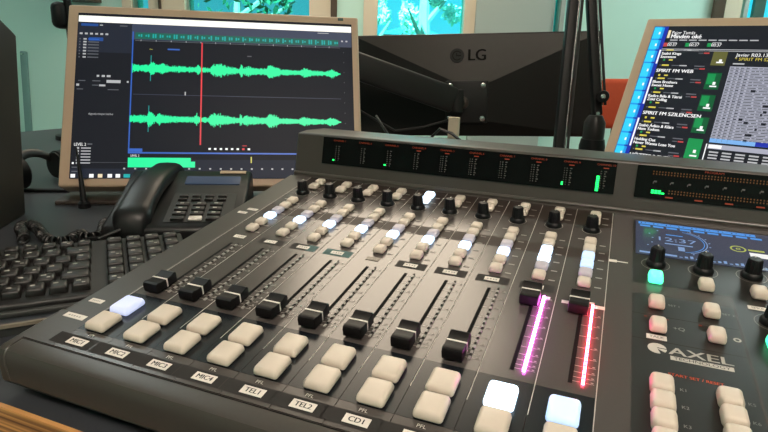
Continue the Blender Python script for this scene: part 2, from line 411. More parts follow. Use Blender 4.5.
def fader_mesh():
    b = MB(S(P))
    pf = [(-.33, .05), (-.345, .20), (-.325, .255), (-.27, .275), (-.18, .255), (-.08, .245), (0, .243), (.08, .245), (.18, .26), (.26, .285), (.305, .27), (.325, .22), (.32, .05)]
    rings = []
    for x, sx, dz in ((-.20, .93, -.02), (-.187, 1, 0), (.187, 1, 0), (.20, .93, -.02)):
        rings.append([(x, p[0]*sx, max(.05, p[1]+dz)) for p in pf])
    b.loft(rings, 'cap')
    b.box(-.201, -.02, .05, .201, .02, .2510, 'label')
    b.box(-.03, -.1, -.01, .03, .1, .06, 'slot')
    return b.mesh('fader cap')
FADER = fader_mesh()

def led_mesh(kind):
    b = MB(S(P)); n = 15 if kind == 'off' else 21; y0, y1 = 1.78, 4.48
    b.rect(-.022, y0, .022, y1, .022 if kind == 'off' else .045, 'slot' if kind == 'off' else {'magenta': 'maggap', 'red': 'redgap'}[kind])
    for k in range(n):
        ya = y0+(y1-y0)*k/n; yb = ya+(y1-y0)/n*(.5 if kind == 'off' else .62)
        mt = 'ledoff' if kind == 'off' else {'magenta': 'magenta', 'red': 'redled'}[kind]
        b.box(-.026, ya, .0, .026, yb, .055 if kind != 'off' else .026, mt)
    return b.mesh('level leds '+kind, smooth=0)
LED = {k: led_mesh(k) for k in ('off', 'magenta', 'red')}

def plate_mesh():
    b = MB(S(P)); z = .0
    b.box(.006, -.62, -.03, .994, 9.9, 0, 'plate')
    z = .004
    b.rect(.006, -.02, .994, 1.50, z, 'dark')
    b.rect(.006, 6.62, .994, 7.18, z, 'band')
    b.rect(.006, 8.72, .994, 9.84, z, 'band')
    z = .008
    b.rect(.006, .72, .020, 9.85, z, 'line')
    b.rect(.525, 1.756, .60, 6.231-1.771, z, 'slot')
    b.ring(.235, .25, .50, 8.42, z, 'fine')
    # fader scale: ticks left and right of the led column
    for k, v in enumerate((1.83, 1.95, 2.10, 2.28, 2.52, 2.86, 3.25, 3.64, 4.02, 4.36)):
        b.rect(.60, v-.006, .74, v+.006, z, 'fine'); b.rect(.825, v-.006, .96, v+.006, z, 'fine')
        b.rect(.90, v+.025, .945, v+.05, z, 'fine')
    # tiny captions beside the small keys
    for v in (7.5, 7.06, 6.64, 6.19, 5.73, 5.26):
        b.rect(.755, v-.02, .90, v+.03, z, 'fine')
    for v in (9.36, 8.92):
        b.rect(.745, v-.02, .90, v+.03, z, 'fine')
    b.text('PFL', .11, .50, -.13, z, 'line')
    b.rect(.20, 7.75, .36, 7.80, z, 'fine'); b.rect(.42, 7.75, .60, 7.79, z, 'fine')
    return b.mesh('channel plate', smooth=0)
PLATE = plate_mesh()
NAMES = ['MIC1', 'MIC2', 'MIC3', 'MIC4', 'TEL1', 'TEL2', 'CD1', None, None, None]
def name_label(txt):
    b = MB(S(P))
    b.rect(-.62, -.16, .40, .17, .001, 'tape')
    b.box(-.235, -.095, 0, .215, .10, .008, 'label')
    if txt: b.text(txt, .155, -.01, .0, .0095, 'ink', bold=True)
    else: b.rect(-.2, -.03, .15, .03, .0095, 'ink')
    return b.mesh('name label '+str(txt), smooth=0)
def mid_label(k):
    b = MB(S(P))
    tp = {0: None, 1: 'tape', 2: 'tape', 3: 'teal', 4: None}.get(k, 'tape')
    if tp:
        b.rect(-.36, -.15, .40, .17, .001, tp)
    if k == 2: b.rect(.12, -.15, .40, .17, .0015, 'teal')
    b.box(-.17, -.075, 0, .17, .085, .008, 'label' if k != 4 else 'trim')
    for i, x in enumerate((-.11, -.04, .03, .09)): b.rect(x, -.02-.01*(i % 2), x+.035, .025, .0095, 'fine')
    return b.mesh('channel label', smooth=0)
for c in range(10):
    ch = link('channel_module', PLATE, con); ch.location = (c*P, 0, 0)
    def at(name, me, u, v, z=0, label=None):
        o = link(name, me, ch, label); o.location = (u*P, v*P, z*P); return o
    du = .07 if c < 2 else (.04 if c < 4 else .0)
    at('gain_knob', KNOB, .495, 8.42)
    dl = .05 if c < 4 else 0.0
    rows = [7.55+dl, 7.12+dl, 6.69+dl, 6.25+dl, 5.80+dl, 5.34+dl]
    for i, v in enumerate(rows):
        kind = 'cream'
        if i == 3: kind = 'lit'
        if i == 2: kind = 'faint'
        if c == 8: kind = {2: 'lit', 3: 'lithot', 4: 'faint'}.get(i, 'cream')
        if c == 9: kind = {2: 'litpale', 3: 'litpale', 4: 'faint'}.get(i, 'cream')
        at('push_button', SM[kind], .525+du, v, .003, {'lit': 'lit blue white push button', 'lithot': 'brightly lit push button', 'litpale': 'pale blue lit push button'}.get(kind))
    hot = c == 4
    at('push_button', SM['lithot' if hot else 'cream'], .545+du, 9.42, .003, 'brightly lit push button' if hot else None)
    at('push_button', SM['lithot' if hot else 'cream'], .545+du, 8.97, .003, 'brightly lit push button' if hot else None)
    ub = [-.13, -.10, -.08, -.06, -.03, -.01, 0, 0, 0, 0][c]
    on = {0: 'litbig', 8: 'lithot', 9: 'litpale'}.get(c, 'cream')
    at('on_button', BG[on], .54+ub, .93, .004, None if on == 'cream' else 'lit blue white on button')
    at('cue_button', BG['cream'], .545+ub, .275, .004)
    at('fader_cap', FADER, .50+[-.06, -.055, -.05, -.04, -.03, -.02, -.01, 0, 0, 0][c], 4.30 if c > 7 else 1.93, 0)
    at('level_meter', LED['magenta' if c == 8 else 'red' if c == 9 else 'off'], .775, 0, 0, 'glowing magenta level meter' if c == 8 else 'glowing red level meter' if c == 9 else None)
    if NAMES[c] or c == 7: at('name_label', name_label(NAMES[c]), [.40, .45, .47, .50, .53, .52, .50, .5][c], -.375, .004)
    if c < 9: at('channel_label', mid_label(c), .53, 4.86, .004)
    else:
        b = MB(S(P)); b.box(-.36, -.05, 0, -.14, .06, .008, 'label'); b.box(.30, -.06, 0, .52, .06, .008, 'label'); b.box(-.02, .10, 0, .3, .16, .008, 'label')
        link('channel_label', b.mesh('channel label', 0), ch).location = (.5*P, 4.42*P, .004*P)
    if c == 8:
        b = MB(S(P)); b.box(0, -.05, 0, .10, .05, .008, 'label'); link('channel_label', b.mesh('channel label', 0), ch).location = (.80*P, 4.45*P, .004*P)
# left margin with paper labels, thin outline
b = MB(S(P)); b.box(-.84, -.62, -.03, -.006, 9.9, -.002, 'case'); b.rect(-.03, .2, -.012, 9.85, .004, 'fine')
lm = b.build('margin_plate', con, smooth=0)
for (u, v, w, h, rz) in ((-.50, .93, .36, .14, 0), (-.44, .30, .56, .16, 0), (-.43, 6.36, .30, .13, 0), (-.27, 6.66, .34, .14, 0)):
    b = MB(S(P)); b.box(-w/2, -h/2, 0, w/2, h/2, .008, 'label')
    for i in range(5): b.rect(-w*.32+i*w*.13, -.02, -w*.32+i*w*.13+w*.07, .02, .0095, 'fine')
    link('paper_label', b.mesh('paper label', 0), lm).location = (u*P, v*P, 0)

# master section
b = MB(S(P))
b.box(10.02, -.62, -.03, 14.99, 9.9, 0, 'plate')
z = .004
b.rect(10.545, 5.85, 14.9, 9.62, z, 'mdark'); b.rect(10.545, -.6, 12.49, 5.36, z, 'mdark'); b.rect(12.53, -.6, 14.9, 5.85, z, 'mdark')
z = .008
b.rect(10.0, -.1, 10.014, 9.85, z, 'line')
for v in (4.50, 3.575): b.rect(10.545, v-.012, 12.49, v+.012, z, 'plate')
b.rect(12.49, -.6, 12.53, 5.4, z, 'plate')
for (u, v) in ((11.05, 6.88), (12.06, 6.88), (13.06, 6.98), (13.12, 5.0)): b.ring(.30, .315, u, v, z, 'fine')
for (u, v, t) in ((11.36, 5.02, 'SET 1'), (12.36, 5.02, 'SET 2')): b.text(t, .10, u, v, z, 'fine')
b.text('+Q', .16, 11.40, 4.14, z, 'fine'); b.ring(.035, .07, 12.40, 4.12, z, 'line')
for (u, v) in ((10.80, 4.42), (11.2, 4.42), (11.80, 4.42)): b.rect(u-.03, v-.02, u+.03, v+.02, z, 'red')
# maker's mark
b.poly([(10.985+.165*math.cos(a*math.pi/16), 3.33+.165*math.sin(a*math.pi/16)) for a in range(32)], z, 'line')
b.poly([(10.99, 3.31), (11.13, 3.22), (11.04, 3.17)], z+.003, 'mdark'); b.rect(10.985, 3.33, 11.15, 3.355, z+.003, 'mdark')
b.text('AXEL', .33, 11.70, 3.325, z, 'line', sx=1.35, bold=True)
b.rect(11.2, 3.045, 12.22, 3.17, z, 'line'); b.text('TECHNOLOGY', .12, 11.71, 3.107, z+.004, 'mdark', sx=1.12)
b.text('START SET / RESET', .105, 11.57, 2.60, z, 'redprint', bold=True)
for i, v in enumerate((2.24, 1.79, 1.34, .89)):
    b.text('K%d' % (i+1), .105, 11.36, v-.02, z, 'fine'); b.text('K%d' % (i+5), .105, 12.36, v-.02, z, 'fine')
mm = b.build('master_module', con, smooth=0)
def atm(name, me, u, v, z=.004, label=None):
    o = link(name, me, mm, label); o.location = (u*P, v*P, z*P); return o
MS = {k: btn_mesh('master button '+k, .33, .40, .22, .07, k) for k in ('cream', 'greenlit')}
MK = knob_mesh('master knob', 1.05)
for (u, v) in ((11.05, 6.88), (12.06, 6.88), (13.06, 6.98), (13.12, 5.0), (14.1, 6.98)): atm('control_knob', MK, u, v)
atm('push_button', MS['greenlit'], 11.02, 6.05, .004, 'glowing green push button')
for (u, v) in ((12.04, 6.05), (13.05, 6.05), (11.01, 4.92), (12.03, 4.92), (11.01, 4.02), (12.03, 4.02), (14.05, 6.05)): atm('push_button', MS['cream'], u, v)
atm('push_button', MS['greenlit'], 13.02, 4.10, .004, 'glowing green push button')
KB = btn_mesh('preset button', .40, .435, .23, .08, 'cream', .88)
for v in (2.13, 1.68, 1.23, .78): atm('preset_button', KB, 11.01, v); atm('preset_button', KB, 12.02, v)
for (u, v, w, t) in ((10.985, 3.70, .36, 'TALK'), (12.95, 5.50, .36, 'SPKR')):
    b = MB(S(P)); b.box(-w/2, -.075, 0, w/2, .075, .008, 'label'); b.text(t, .11, 0, 0, .0095, 'fine', bold=True)
    atm('paper_label', b.mesh('paper label', 0), u, v)
b = MB(S(P)); b.box(-.09, -.06, 0, .09, .06, .01, 'label'); b.box(.09, -.02, 0, .34, .015, .008, 'label'); atm('paper_label', b.mesh('arrow label', 0), 10.10, 6.75)
# lcd
b = MB(S(P)); b.box(10.61, 7.36, 0, 13.95, 9.52, .02, 'lcd')
z = .024
b.rect(10.68, 9.30, 13.5, 9.47, z, 'lcdblue')
for k in range(9): b.rect(10.72+k*.33, 9.14, 10.72+k*.33+.26, 9.25, z, 'lcdblue')
for k in range(26): b.rect(10.74+k*.105, 9.345+.03*(k % 3), 10.74+k*.105+.03, 9.41, z+.003, 'lcd')
b.rect(10.70, 7.44, 11.55, 7.54, z, 'lcdlight')
for k in range(18): b.rect(11.6+k*.12, 7.44, 11.6+k*.12+.07, 7.48+.05*((k*7) % 3), z, 'lcdlight')
b.text('12:37', .34, 11.57, 8.43, z, 'lcdlight', sx=1.3); b.rect(11.3, 8.14, 11.95, 8.20, z, 'lcdlight'); b.rect(11.35, 8.72, 11.75, 8.77, z, 'lcdblue')
b.rect(11.6, 7.82, 11.75, 8.06, z, 'lcdlight')
b.ring(.70, .725, 11.58, 8.40, z, 'lcdlight', a0=-1.15, a1=1.15); b.ring(.64, .66, 11.58, 8.40, z, 'lcdblue', a0=-1.3, a1=1.3)
for k in range(8):
    a = -1.1+k*.31; b.rect(11.58+.78*math.cos(a)-.02, 8.40+.78*math.sin(a)-.02, 11.58+.78*math.cos(a)+.02, 8.40+.78*math.sin(a)+.02, z, 'lcdlight')
for (u, v) in ((10.95, 8.7), (11.02, 8.45), (11.0, 8.15), (11.15, 8.95), (10.9, 7.95)): b.rect(u-.02, v-.02, u+.02, v+.02, z, 'lcdlight')
b.ring(.14, .18, 12.98, 8.42, z, 'lcdyel'); b.text('e', .26, 12.98, 8.44, z, 'lcdyel')
b.rect(13.2, 8.38, 13.55, 8.47, z, 'lcdyel'); b.rect(13.2, 8.02, 13.85, 8.28, z, 'lcdglare')  # white block is a reflection on the glass, painted as glow
b.build('lcd_screen', mm, smooth=0, label='blue lit clock display')

# meter bridge windows (bridge face frame: x along, y up the face)
BF = W2L @ frame((0, .40*1+.0003, .0597), (1, 0, 0), (0, .0110, .0650))
bd = Vector((0, .0110, .0650)).normalized()
b = MB(W2L @ frame((0, .4012, .0597), (1, 0, 0), (0, .0110, .0650)))
b.box(.0100, .0187, -.002, .3976, .0560, .0012, 'glass')
z = .0015
for c in range(10):
    x = .0300+.0389*c
    b.text('CHANNEL %d' % (c+1), .0032, x+.006, .0520, z, 'red', sx=1.1)
    if c > 2: b.rect(x+.003, .0476, x+.009, .0488, z, 'red')
    for k in range(8):
        y = .024+.0028*k
        b.rect(x+.0005, y, x+.0018, y+.0011, z, 'scale')
        b.rect(x+.0045, y, x+.0058+.0012*(k % 2), y+.0012, z, 'scale')
        if 3 < c < 9: b.rect(x-.0022, y, x-.0012, y+.0010, z, 'scale')
mb = b.build('meter_window', con, smooth=0)
def bar(x0, y0, x1, y1, mat='green', n=1, parent=mb, name='lit_led', label='green lit meter led'):
    b = MB(W2L @ frame((0, .4012, .0597), (1, 0, 0), (0, .0110, .0650)))
    for k in range(n):
        ya = y0+(y1-y0)*k/n; b.box(x0, ya, .0014, x1, ya+(y1-y0)/n*.82, .0022, mat)
    return b.build(name, parent, label, smooth=0)
bar(.0272, .0240, .0294, .0262); bar(.1050, .0243, .1072, .0265); bar(.3372, .0236, .3392, .0280, n=2); bar(.3766, .0205, .3800, .0390, n=8)
b = MB(W2L @ frame((0, .4012, .0597), (1, 0, 0), (0, .0110, .0650)))
b.box(.4198, .0187, -.002, .596, .0560, .0012, 'glass')
b.text('PROGRAM', .0034, .498, .0538, z, 'red', sx=1.2)
for k in range(48):
    x = .4366+.0031*k
    for y in (.0462, .0490): b.rect(x, y, x+.0012, y+.0016, z, 'amber')
    if x > .4535:
        for y in (.0255, .0284): b.rect(x, y, x+.0012, y+.0016, z, 'amber')
for k in range(8):
    x = .4400+.0176*k; b.rect(x-.0012, .0375, x+.0016, .0395, z, 'scale'); b.rect(x-.0022, .0360, x-.0014, .0384, z, 'scale')
for x in (.4565, .4865, .5165, .5465): b.rect(x-.004, .0208, x+.004, .0224, z, 'red')
mb2 = b.build('meter_window', con, smooth=0)
for k in range(4): bar(.4372+.0036*k, .0247, .4401+.0036*k, .0292 if k < 3 else .0268, n=2 if k < 3 else 1, parent=mb2)

# ================================================================== MONITORS
def monitor_shell(t, m, w, h, bz, th=.045):
    b = MB(m)
    b.rbox(0, -h, -th, w, 0, 0, .004, 'silver')
    b.rbox(w*.15, -h*.85, -th-.025, w*.85, -h*.15, -th+.005, .012, 'black')
    o = b.build('housing', t); return o
h1 = Vector((math.cos(R(31)), math.sin(R(31)), 0)); ta = R(25)
d1v = Vector((math.sin(R(31))*math.sin(ta), -math.cos(R(31))*math.sin(ta), -math.cos(ta)))
A1 = Vector((-.5588, .4940, .3024)); W1, H1 = .529, .3400
m1 = thing('monitor', 'champagne framed monitor showing green audio waveforms, left of the console', 'monitor', (-.22, .60, DESK))
inv1 = Matrix.Translation(-Vector(m1.location))
F1 = inv1 @ frame(A1, h1, -d1v)
monitor_shell(m1, F1, W1, H1, .016)
def SC(m, w, h, z0=0.0006):
    """screen builder: x,y as fractions of the outer frame measured from its top left corner"""
    b = MB(m); b.w, b.h, b.z = w, h, z0
    def q(x0, y0, x1, y1, mat, lv=1): b.rect(x0*w, -y1*h, x1*w, -y0*h, z0+.00012*lv, mat)
    def t(s, size, x, y, mat, lv=3, **k): b.text(s, size*h, x*w, -y*h, z0+.00012*lv, mat, **k)
    b.q, b.t = q, t; return b
E = dict(
    s_bg=em('screen navy', (.018, .024, .040), .75, rough=.4, spec=.08), s_dk=em('screen dark', (.008, .011, .017), .75, rough=.4, spec=.08), s_bar=em('screen white bar', (.98, .97, .90), 1.1),
    s_head=em('screen header blue', (.040, .055, .105), .8), s_wave=em('screen wave green', (.0, .85, .33), 1.0), s_ov=em('screen overview green', (.0, .13, .09), .8),
    s_red=em('screen red', (.75, .035, .05), .9), s_blue=em('screen blue', (.01, .07, .30), .9), s_bl2=em('screen bright blue', (.02, .12, .55), .9),
    s_txt=em('screen text', (.55, .56, .58), .8), s_dim=em('screen dim text', (.12, .13, .15), .8), s_white=em('screen white', (.95, .95, .95), 1.0),
    s_yel=em('screen yellow', (.65, .62, .10), .8), s_teal=em('screen teal', (.0, .40, .40), .9), s_orange=em('screen cream', (.9, .75, .5), .9),
    t_bg=em('list screen dark', (.010, .013, .020), .8, rough=.25, spec=.4), t_blue=em('list screen side blue', (.01, .30, .78), 1.0), t_cyan=em('list screen cyan', (.03, .62, .92), 1.0),
    t_deep=em('list screen deep blue', (.01, .03, .42), .9), t_green=em('list screen green', (.0, .10, .03), .9), t_gr2=em('list screen bright green', (.005, .27, .07), 1.0), t_grey=em('list screen grey', (.40, .41, .50), .95),
    t_olive=em('list screen olive', (.13, .13, .035), .9), t_red=em('list screen red', (.55, .06, .06), .9), t_yel=em('list screen yellow', (.70, .58, .08), .95), t_lb=em('list screen light blue', (.20, .45, .85), .95))
M.update(E)
s = SC(F1, W1, H1)
s.q(.034, .048, .975, .958, 's_dk', 0)
s.q(.036, .063, .973, .099, 's_bar'); s.q(.036, .100, .973, .150, 's_bg'); s.q(.21, .100, .973, .19, 's_head', 2)
s.q(.036, .150, .212, .27, 's_bg'); s.q(.215, .855, .973, .905, 's_bg'); s.q(.036, .905, .973, .955, 's_bg')
s.q(.045, .108, .10, .122, 's_blue', 2); s.q(.105, .112, .115, .118, 's_txt', 3); s.q(.17, .112, .195, .118, 's_dim', 3)
s.q(.222, .148, .925, .185, 's_ov', 3)
rnd = random.Random(4)
for k in range(90):
    x = .224+.0078*k; hh = .004+.010*rnd.random(); s.q(x, .166-hh, x+.005, .166+hh, 's_teal' if k % 3 else 's_ov', 4)
s.q(.222, .205, .93, .495, 's_dk', 3); s.q(.222, .505, .93, .80, 's_dk', 3); s.q(.222, .498, .93, .501, 's_head', 4); s.q(.222, .194, .93, .197, 's_dim', 4)
for k in range(14): s.q(.24+.05*k, .190, .242+.05*k, .198, 's_txt', 5)
s.q(.2125, .145, .2165, .82, 's_bl2', 4); s.q(.2125, .816, .80, .824, 's_bl2', 4)
for y in (.197, .213, .229, .246, .264, .281, .299):
    s.q(.042, y-.004, .046, y+.004, 's_dim', 3); s.q(.055, y-.004, .065, y+.004, 's_txt', 3); s.q(.070, y-.003, .105, y+.003, 's_dim' if y > .2 else 's_bl2', 3)
s.q(.072, .186, .118, .206, 's_blue', 2)
for k in range(6): s.q(.042+.0165*k, .161, .051+.0165*k, .171, 's_txt', 3)
for k in range(3): s.q(.103+.016*k, .397, .111+.018*k, .408, 's_txt', 3)
s.q(.045, .428, .068, .433, 's_dim', 3); s.q(.09, .428, .115, .433, 's_dim', 3); s.q(.135, .424, .180, .440, 's_txt', 3); s.q(.040, .448, .049, .460, 's_txt', 3)
s.q(.09, .452, .11, .457, 's_dim', 3); s.q(.112, .450, .132, .460, 's_txt', 3); s.q(.042, .475, .062, .480, 's_dim', 3); s.q(.14, .475, .175, .480, 's_dim', 3)
s.q(.200, .427, .206, .437, 's_txt', 3)
s.t('diagnostic transport interface', .0165, .122, .612, 's_txt', sx=.62)
s.t('LEVEL 2', .022, .062, .778, 's_white', sx=.8); s.q(.085, .772, .100, .779, 's_dim', 3)
for k in range(6):
    y = .797+.0158*k; s.q(.052, y-.005, .060, y+.005, 's_txt', 3); s.q(.066, y-.003, .096, y+.003, 's_txt', 3)
s.q(.04, .872, .046, .882, 's_white', 3); s.q(.06, .872, .21, .8735, 's_dim', 3)
s.q(.040, .896, .062, .901, 's_dim', 3); s.q(.040, .918, .060, .923, 's_dim', 3)
for x, c_ in ((.045, 's_white'), (.102, 's_white'), (.129, 's_orange'), (.159, 's_white'), (.184, 's_white'), (.209, 's_teal'), (.241, 's_red')):
    s.q(x-.007, .934, x+.007, .953, c_, 3)
s.q(.205, .934, .222, .953, 's_teal', 3)
s.q(.2165, .797, .258, .815, 's_bl2', 4); s.t('LEVEL 2', .016, .235, .836, 's_white', 4, sx=.8)
s.q(.2135, .846, .415, .898, 's_wave', 4); s.q(.41, .866, .429, .898, 's_wave', 4)
for k in range(20): s.q(.20+.0345*k, .901, .206+.0345*k, .909, 's_txt', 4)
s.q(.613, .838, .617, .872, 's_yel', 4)
for k in range(8):
    s.q(.472+.0187*k, .791, .480+.0187*k, .801, 's_red' if k == 6 else 's_white', 5)
s.q(.585, .776, .60, .779, 's_red', 5)
for k in range(9): s.q(.942, .22+.06*k, .944, .225+.06*k, 's_dim', 4)
for k in range(2): s.q(.935+.016*k, .15, .942+.016*k, .159, 's_txt', 5)
s.q(.85, .108, .89, .112, 's_txt', 4); s.q(.60, .262, .615, .268, 's_dim', 4)
s.t('~', .03, .275, .242, 's_yel', 4); s.q(.33, .236, .37, .244, 's_bl2', 4)
s.q(.390, .48, .394, .50, 's_txt', 5)
s.q(.443, .195, .4475, .775, 's_red', 6)
scr = s.build('screen', m1, smooth=0, fix=False)
# waveforms
s = SC(F1, W1, H1)
def wave(x0, x1, yc, seed):
    rr = random.Random(seed); n = 300; pts = []
    env = [(0, .026), (.03, .022), (.05, .026), (.075, .022), (.084, .042), (.10, .034), (.115, .022), (.13, .034), (.17, .024), (.22, .022), (.29, .02), (.305, .038), (.312, .02), (.36, .018), (.37, .038), (.41, .038), (.44, .03), (.50, .018), (.51, .04), (.52, .022), (.54, .032), (.59, .024), (.63, .024), (.645, .04), (.68, .036), (.70, .022), (.79, .018), (.82, .032), (.85, .022), (.93, .018), (.955, .03), (.98, .02), (1, .006)]
    for k in range(n):
        t = k/(n-1)
        for i in range(len(env)-1):
            if env[i][0] <= t <= env[i+1][0]:
                a, c = env[i], env[i+1]; e = a[1]+(c[1]-a[1])*(t-a[0])/(c[0]-a[0]); break
        e = max(.005, (e-.018)*1.35+.0155)*rr.uniform(.62, 1.08)
        x = x0+(x1-x0)*t; s.q(x, yc-e*.9, x+(x1-x0)/n*1.05, yc+e*.9*rr.uniform(.8, 1.05), 's_wave', 5)
    s.q(x0+(x1-x0)*.083, yc-.075, x0+(x1-x0)*.086, yc+.07, 's_teal', 4)
wave(.216, .928, .353, 2); s.build('waveform', scr, smooth=0, fix=False, label='upper green waveform')
s = SC(F1, W1, H1); wave(.214, .926, .636, 3); s.build('waveform', scr, smooth=0, fix=False, label='lower green waveform')
b = MB(F1); b.rect(.0735*W1-.004, -H1+.006, .0735*W1-.001, -H1+.009, .0004, 'brown'); b.box(.925*W1, -.009, 0, .945*W1, -.0035, .0006, 'dgreen'); b.box(.955*W1-.19*0, -H1+.004, 0, .965*W1, -H1+.009, .0006, 'lcdlight')
b.lathe([(.0028, 0), (.0028, .0008), (.001, .001)], 'lcdlight', Matrix.Translation((.60*W1, -H1+.0068, 0)), n=12); b.build('power_button', m1)
b = MB(inv1); nn = h1.cross(-d1v); cbot = A1+h1*W1*.5+d1v*H1
ba = frame(Vector((cbot.x-.01, cbot.y+.0, DESK)), h1, (-h1.y, h1.x, 0))
b2 = MB(inv1 @ ba); b2.rbox(-.262, -.012, 0, .20, .19, .008, .003, 'lgback'); b2.build('stand_base', m1)
b2 = MB(inv1 @ ba); b2.rbox(-.05, .10, .008, .05, .135, .17, .006, 'black'); b2.build('stand_neck', m1)

# right monitor
th, ta = R(-15), R(36)
h2 = Vector((math.cos(th), math.sin(th), 0)); d2v = Vector((math.sin(th)*math.sin(ta), -math.cos(th)*math.sin(ta), -math.cos(ta)))
A2 = Vector((.4221, .9651, .3181)); W2, H2 = .54, .352
m2 = thing('monitor', 'champagne framed monitor showing a blue and green playout list, behind the console at right', 'monitor', (.62, .95, DESK))
inv2 = Matrix.Translation(-Vector(m2.location)); F2 = inv2 @ frame(A2, h2, -d2v)
monitor_shell(m2, F2, W2, H2, .016)
s = SC(F2, W2, H2)
s.q(.033, .058, .967, .945, 't_bg', 0)
s.q(.034, .060, .062, .945, 't_blue', 1); s.q(.058, .060, .080, .945, 't_deep', 1)
yb = [.062, .145, .215, .295, .39, .472, .555, .64, .725, .803, .885]
for i in range(10):
    s.q(.036, yb[i]+.004, .060, yb[i+1]-.006, 't_cyan', 2); s.q(.053, (yb[i]+yb[i+1])/2-.008, .058, (yb[i]+yb[i+1])/2+.008, 's_white', 3)
    s.q(.060, yb[i]+.004, .068, yb[i+1]-.006, 't_blue', 2)
for (a, c) in ((.212, .30), (.385, .55), (.635, .80)): s.q(.0735, a, .0785, c, 's_white', 4)
s.q(.083, .085, .091, .135, 's_orange', 3)
s.t('Pajor Tamás', .030, .096, .102, 's_white', left=True, sx=.75); s.t('Minden oké', .036, .096, .126, 's_white', left=True, sx=.85, bold=True)
for k in range(9): s.q(.096+.0295*k, .145, .096+.0295*k+.024, .152, 's_txt', 3)
for x, c_ in ((.080, 't_red'), (.148, 't_gr2'), (.214, 't_gr2')):
    s.q(x, .166, x+.012, .19, c_, 3); s.q(x+.014, .162, x+.040, .166, 's_txt', 3); s.t('00:37', .026, x+.027, .179, 's_white', sx=.8)
s.q(.079, .204, .967, .208, 's_txt', 3); s.q(.079, .213, .967, .2165, 's_txt', 3)
rows = [(.243, 'Szabó Kinga', 'Szeretem'), (.339, 'SPIRIT FM WEB', None), (.421, 'Blues Brothers', 'Sweet Home'), (.507, 'Radics Béla & Tátrai', 'Zöld Csillag'), (.598, 'SPIRIT FM SZILENCSEN', None), (.684, 'Szabó Ádám & Klára', 'Nem Tudom'), (.765, 'Holding Out', 'Never Wanna Lose You'), (.845, 'HÖZTES 3 ENTRUFF', None), (.925, 'Omega', 'Gyöngyhajú lány')]
for y, a, c_ in rows:
    s.q(.088, y-.034, .092, y-.027, 's_dim', 3); s.q(.095, y-.035, .117, y-.026, 't_yel', 3); s.q(.126, y-.033, .160, y-.028, 's_dim', 3); s.q(.150, y-.034, .172, y-.027, 's_txt', 3)
    s.q(.195, y-.033, .225, y-.026, 's_dim', 3); s.q(.212, y-.018, .228, y-.010, 't_red', 3); s.q(.196, y-.016, .210, y-.011, 's_dim', 3)
    if c_:
        s.t(a, .023, .083, y-.008, 's_white', left=True, sx=.85, bold=True); s.t(c_, .023, .083, y+.013, 's_white', left=True, sx=.85, bold=True)
    else: s.t(a, .028, .083, y+.004, 's_white', left=True, sx=.95, bold=True)
    s.q(.094, y+.026, .100, y+.038, 't_gr2' if c_ else 't_yel', 3); s.q(.112, y+.028, .124, y+.036, 't_yel', 3)
gy = [(.219, .302, 't_olive'), (.346, .444, 't_green'), (.476, .57, 't_green'), (.605, .695, 't_green'), (.726, .838, 't_gr2'), (.86, .94, 't_green')]
for i, (a, c_, mt) in enumerate(gy):
    s.q(.240, a, .281, c_, mt, 3); s.q(.243, a+.006, .265, c_-.03, 't_gr2' if i else 't_olive', 4)
    s.q(.262, (a+c_)/2+.005, .270, (a+c_)/2+.022, 's_white', 5); s.q(.255, c_-.022, .275, c_-.014, 's_white', 5)
s.t('Javier R03.13.', .028, .305, .237, 's_white', left=True, sx=.9); s.t('* SPIRIT FM SZÓL', .026, .305, .262, 't_yel', left=True, sx=.9); s.q(.303, .285, .335, .293, 's_txt', 3)
s.q(.298, .305, .96, .735, 't_grey', 3)
rr = random.Random(11)
for k in range(26):
    y = .312+.0160*k; x = .301
    s.q(.298, y+.010, .96, y+.0118, 's_bg', 4)
    for w_ in (.012, .010, .012, .012):
        s.q(x, y, x+w_*.75, y+.006, 's_bg' if rr.random() < .35 else 's_dim', 4); x += w_+.003
    while x < .95:
        w_ = rr.uniform(.008, .03); s.q(x, y, x+w_*.8, y+.0055, 's_dim', 4)
        if rr.random() < .12: s.q(x, y-.003, x+w_*.6, y+.009, 's_dk', 5)
        x += w_
for x in (.316, .330, .345): s.q(x, .307, x+.001, .733, 's_dim', 5)
s.q(.298, .716, .96, .738, 't_lb', 5); s.q(.418, .716, .62, .738, 't_deep', 6); s.q(.298, .747, .96, .772, 't_grey', 3); s.q(.300, .750, .335, .768, 's_white', 4)
s.q(.292, .747, .295, .905, 's_white', 4); s.q(.292, .90, .96, .905, 's_white', 4)
for k in range(3):
    for j in range(16): s.q(.305+.035*j, .785+.016*k, .330+.035*j, .793+.016*k, 's_txt', 4)
s.build('screen', m2, smooth=0, fix=False)
cb2 = A2+h2*W2*.5+d2v*H2; pb = Vector((cb2.x, cb2.y, DESK))+Vector((-h2.y, h2.x, 0))*.10
b = MB(inv2 @ frame(pb, h2, (-h2.y, h2.x, 0))); b.rbox(-.14, -.10, 0, .14, .12, .014, .005, 'silver'); b.build('stand_base', m2)
b = MB(inv2 @ frame(pb, h2, (-h2.y, h2.x, 0))); b.rbox(-.045, -.01, .012, .045, .03, .15, .006, 'silver'); b.build('stand_neck', m2)

